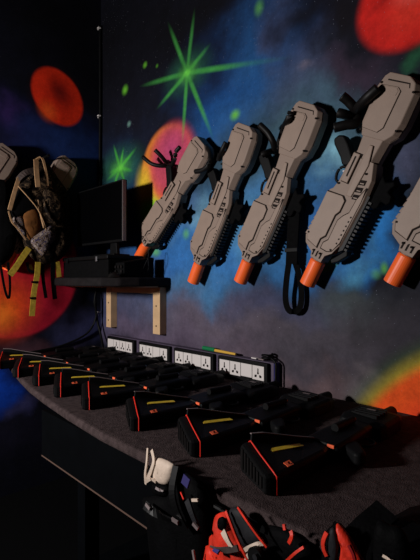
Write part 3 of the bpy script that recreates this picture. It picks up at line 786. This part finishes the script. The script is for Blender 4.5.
    loft('fore_end', [(.495,.505,-.125,.020,.034,.046), (.53,.535,-.130,.026,.046,.058), (.64,.64,-.128,.022,.048,.058), (.70,.69,-.105,.004,.036,.044)], M['phaser2'], .006)
    bm = nb()
    for k in range(4): box(bm, -.10, -.015, .545+k*.022, .555+k*.022, .05, .0605)
    obj('top_ribs', bm, M['phaser'], r)
    obj('barrel', cyl(nb(), (-.05,.715,.028), (0,1,0), .018, .06, 16), M['phaser'], r, smooth=False)
    bm = nb(); cyl(bm, (-.048,.40,.063), (0,1,0), .012, .11, 16, .010); obj('scope', bm, M['phaser2'], r, smooth=False)
    for yy in (.365, .425): obj('scope_mount', box(nb(), -.056,-.040,yy,yy+.01,.050,.066), M['phaser'], r)
    obj('lens', cyl(nb(), (-.048,.457,.063), (0,1,0), .008, .006, 14), M['chrome'], r)
    obj('top_highlight', box(nb(), -.075,-.045,.60,.612,.0590,.0605), M['greyedge'], r)  # small grey plate paints a silver highlight on the fore-end
    return r
ph = make_phaser()
labels = ['black phaser half cut off by the left picture edge, nearest the left wall',
 'farthest black phaser whose whole red trim line shows, third back from row front of camouflage side',
 'black phaser second from the left to show its red trim line on the counter',
 'black phaser in the middle of the row, left of the one below the pine batten foot',
 'black phaser with yellow strip below the corner shelf batten, its butt at carpet edge',
 'black phaser with long yellow strip lying below the second power strip from the corner',
 'black phaser lying before the right end of the socket row, second nearest',
 'nearest black phaser with ribbed butt cap and square orange sticker']
labels[1] = 'farthest black phaser whose red trim line shows, just right of the left picture edge'
labels[2] = 'black phaser showing the second red trim line counted from the left edge'
labels[3] = 'black phaser showing the third red trim line counted from the left edge'
labels[4] = 'black phaser showing the fourth red trim line, below the left pine batten'
labels[5] = 'black phaser showing the fifth red trim line, above the white harness'
for i, (x, y, a) in enumerate([(-2.575,.838,1),(-2.30,.838,-2),(-2.050,.840,1),(-1.790,.825,0),(-1.545,.825,-1),(-1.219,.825,-1.5),(-.925,.828,1),(-.643,.808,2)]):
    o = ph if i == 0 else dup(ph)
    o.location = (x, y, CT); o.rotation_euler = (0, 0, math.radians(a)); o['label'] = labels[i]

# folded black vest at the right end of the counter
fv = thing('folded_vest', 'black vest heaped at the right end of the counter with dark red lining', 'vest', (-.31, .86, CT))
ring = dens([(-.11,-.16,0),(.02,-.19,0),(.22,-.17,0),(.36,-.06,0),(.34,.16,0),(.16,.24,0),(-.02,.16,0),(-.10,.02,0)], 3)
obj('folded_body', puff(bmesh.new(), ring, (0,0,1), .085, 0), M['vblack'], fv, smooth=True)
bm = bmesh.new(); ribbon(bm, smoothpath([(-.06,-.08,.08),(-.09,-.15,.03),(-.08,-.165,-.04),(-.07,-.165,-.12)], 5), .05, (1,0,0), .006)
obj('hanging_strap', bm, M['vblack'], fv)
ring = dens([(.05,-.165,-.05),(.13,-.165,-.03),(.17,-.165,-.14),(.12,-.165,-.24),(.05,-.165,-.2)], 3)
obj('red_lining', puff(bmesh.new(), ring, (0,-1,0), .02, .01), M['vred'], fv, smooth=True)

# ------------------------------------------------------------------ vests hung along the counter front
YV = .700
def vest(name, label, at, parts, group=None):
    o = onB(at[0], at[1], YV); o.y = YV
    r = thing(name, label, 'vest', o, group=group)
    bm = bmesh.new(); q = parts[0][3]; tx, ty = min(((x, y) for x, y in q), key=lambda t: t[1]) if parts[0][0] == 'puff' else at
    e = onB(tx, ty, YV)-o
    ribbon(bm, [e+Vector((0,0,-.01)), Vector((e.x, .006, max(e.z, .82-o.z))), Vector((e.x, .022, .838-o.z)), Vector((e.x, .030, .834-o.z))], .012, (1,0,0), .003)
    obj('hanging_loop', bm, M['strapb'], r)
    for (kind, nm, m, pts, *a) in parts:
        if kind == 'puff':
            w, depth, back = a
            ring = dens([onB(x, y, YV-w)-o for x, y in pts], 3)
            obj(nm, puff(bmesh.new(), ring, (0,-1,0), depth, back), m, r, smooth=True)
        elif kind == 'strap':
            w, = a
            bm = bmesh.new(); ribbon(bm, smoothpath([onB(x, y, YV-q)-o for x, y, q in pts], 5), w, (1,0,.2), .004)
            obj(nm, bm, m, r)
        elif kind == 'disc':
            rad, = a
            x, y, q = pts; p = onB(x, y, YV-q)-o
            bm = bmesh.new(); cyl(bm, p, (0,1,0), rad, .014, 20, rad*.9); obj(nm, bm, m, r)
    return r
W = M
vest('harness_vest', 'white strapped harness hanging under the counter edge', (158,458), [
  ('puff', 'chest_panel', W['vwhite'], [(157,458),(172,464),(173.5,472),(169,484),(160,484),(154,480),(154,468)], .0, .012, .006),
  ('strap', 'harness_strap', W['vwhite'], [(148,448,.0),(147,462,.008),(145.5,474,.006),(146,484,.0)], .007),
  ('strap', 'harness_strap', W['vwhite'], [(152,450,.0),(154,460,.008),(151.5,470,.01),(146,482,.0)], .010),
  ('strap', 'harness_strap', W['vwhite'], [(146,482,.008),(151,479,.012),(156,482,.01)], .007),
  ('puff', 'buckle', W['vblack'], [(153,484),(167,486),(167,496),(154,494)], .002, .012, .006),
  ('strap', 'buckle_print', W['greyedge'], [(156,488,.016),(160,490,.017),(164,491,.016)], .006),
])
vest('black_vest', 'black buckled vest hanging between the white harness and the orange vest', (180,490), [
  ('puff', 'vest_body', W['vblack'], [(176,470),(192,478),(202,492),(206,520),(205,580),(196,680),(165,680),(150,560),(146,520),(142,500),(152,496),(168,494)], .0, .02, .006),
  ('strap', 'shoulder_strap', W['gloss'], [(176,466,.01),(172,490,.03),(176,510,.035),(186,530,.03)], .022),
  ('strap', 'shoulder_strap', W['gloss'], [(145,505,.03),(158,514,.035),(176,522,.03)], .020),
  ('strap', 'shoulder_strap', W['vgrey'], [(187,500,.03),(192,514,.035),(198,528,.03)], .016),
  ('strap', 'strap_print', W['greyedge'], [(146,504,.037),(150,509,.039)], .008),
  ('strap', 'strap_print', W['greyedge'], [(172,519,.042),(178,523,.040)], .010),
  ('strap', 'strap_print', W['greyedge'], [(193,523,.040),(198,529,.038)], .010),
  ('strap', 'strap_print', W['greyedge'], [(193,550,.032),(195,562,.032)], .006),
  ('strap', 'white_tab', W['vwhite'], [(192,500,.036),(198,500,.036)], .006),
  ('strap', 'red_tab', W['red'], [(181,492,.03),(184,499,.032)], .004),
  ('strap', 'violet_tab', mat('violet_label', (40,35,95), .6, .2), [(183,478,.03),(189,484,.032)], .022),
])
vest('orange_vest', 'orange vest with charcoal shoulder panel and white strap, lower centre', (232,510), [
  ('puff', 'vest_body', W['vorange'], [(212,546),(209,538),(214,532),(213,524),(216,515),(225,513),(230,524),(238,542),(246,556),(256,600),(254,700),(205,700),(203,560)], .0, .018, .008),
  ('puff', 'shoulder_panel', W['vgrey'], [(229,511),(239,508),(250,523),(262,541),(252,546),(243,549),(236,534)], .006, .010, .004),
  ('strap', 'orange_piping', W['vorange'], [(238,507,.02),(246,519,.022),(256,533,.022),(267,547,.02)], .005),
  ('strap', 'orange_piping', W['vorange'], [(226,511,.02),(230,521,.024),(238,541,.026),(249,562,.024)], .006),
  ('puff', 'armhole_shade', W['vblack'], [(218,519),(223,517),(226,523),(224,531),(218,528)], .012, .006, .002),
  ('strap', 'white_strap', W['vwhite'], [(223,531,.026),(227,539,.030),(232,547,.028)], .013),
  ('strap', 'grey_strap', W['greystrap'], [(212,547,.022),(224,550,.028),(238,548,.028)], .012),
  ('strap', 'violet_tab', W['blueside'], [(214,549,.030),(219,552,.032)], .010),
  ('strap', 'white_trim', W['vwhite'], [(243,551,.022),(250,547,.024),(258,544,.022),(264,544,.018)], .008),
  ('strap', 'white_trim', W['vwhite'], [(245,566,.022),(248,556,.024),(254,550,.024)], .008),
  ('disc', 'sensor_disc', W['blk'], (257,556,.030), .019),
  ('disc', 'sensor_centre', W['vgrey'], (257,556,.038), .006),
], 'orange trimmed vests under the counter')
vest('trimmed_vest', 'black vest with thin orange piping hidden between the two orange vests', (285,530), [
  ('puff', 'vest_body', W['vblack'], [(262,528),(285,530),(300,540),(312,556),(314,640),(262,640),(262,560)], -.012, .012, .006),
  ('strap', 'orange_tab', W['vorange'], [(284,524,.004),(285,530,.006)], .006),
  ('strap', 'orange_tab', W['vorange'], [(291,531,.004),(292,536,.008),(289,543,.008)], .007),
  ('strap', 'orange_piping', W['vorange'], [(304,547,.008),(294,554,.012),(284,563,.01)], .005),
], 'orange trimmed vests under the counter')
vest('orange_vest', 'orange vest with dark centre stripe hanging at the lower right', (335,530), [
  ('puff', 'vest_body', W['vblack'], [(324,534),(335,524),(344,530),(366,562),(372,640),(322,640),(322,550)], .0, .014, .006),
  ('strap', 'orange_piping', W['vorange'], [(327,532,.016),(323.5,541,.018),(324,549,.018),(327,556,.018)], .007),
  ('puff', 'orange_panel', W['vorange'], [(336,525),(341,527),(349,537),(356,549),(364,566),(352,580),(340,566),(342,546)], .010, .012, .004),
  ('puff', 'centre_stripe', W['vgrey'], [(329,532),(334,529),(338,545),(336,566),(329,560)], .012, .006, .004),
  ('strap', 'dark_red_stripe', W['vred'], [(349,545,.027),(354,556,.027),(356,570,.025)], .005),  # dark red stripe on the orange panel
], 'orange trimmed vests under the counter')
vest('white_laced_vest', 'black vest with a pale lace at the bottom right corner', (388,556), [
  ('puff', 'vest_body', W['vblack'], [(374,530),(388,526),(402,532),(410,560),(410,640),(374,640)], .0, .014, .006),
  ('strap', 'pale_lace', W['vwhite'], [(383,556,.018),(390,560,.02),(396,564,.02)], .004),
])
bm = bmesh.new(); tube(bm, [(-.95,.722,.832),(-.25,.722,.832)], .006, 8)
tag(obj('hanging_rail', bm, M['blk']), 'thin black rail under the counter front that carries the vests', 'rail')

# ------------------------------------------------------------------ light and camera
def area(name, loc, target, power, size, col):
    l = bpy.data.lights.new(name, 'AREA'); l.energy = power; l.size = size; l.color = col; l.shape = 'DISK'
    o = bpy.data.objects.new(name, l); o.location = loc
    o.rotation_euler = (Vector(target)-Vector(loc)).to_track_quat('-Z', 'Y').to_euler(); COL.objects.link(o); return o
area('room_lamp', (-2.15, -1.3, 1.74), (-1.8, 1.66, 1.6), 74, .26, (1, .96, .94))
w = bpy.data.worlds.new('world'); SC.world = w; w.use_nodes = True
w.node_tree.nodes['Background'].inputs[0].default_value = (.5,.6,.8,1)
w.node_tree.nodes['Background'].inputs[1].default_value = .005

cam = bpy.data.cameras.new('camera'); co_ = bpy.data.objects.new('camera', cam); COL.objects.link(co_)
co_.location = (0, 0, EYE)
co_.rotation_euler = Vector((VX, VY, 0)).to_track_quat('-Z', 'Y').to_euler()
cam.sensor_fit = 'VERTICAL'; cam.sensor_height = 24; cam.lens = 24*F/560; cam.clip_start = .01
SC.camera = co_
SC.view_settings.view_transform = 'Standard'; SC.view_settings.look = 'None'
SC.view_settings.exposure = 0; SC.view_settings.gamma = 1; SC.view_settings.use_curve_mapping = False
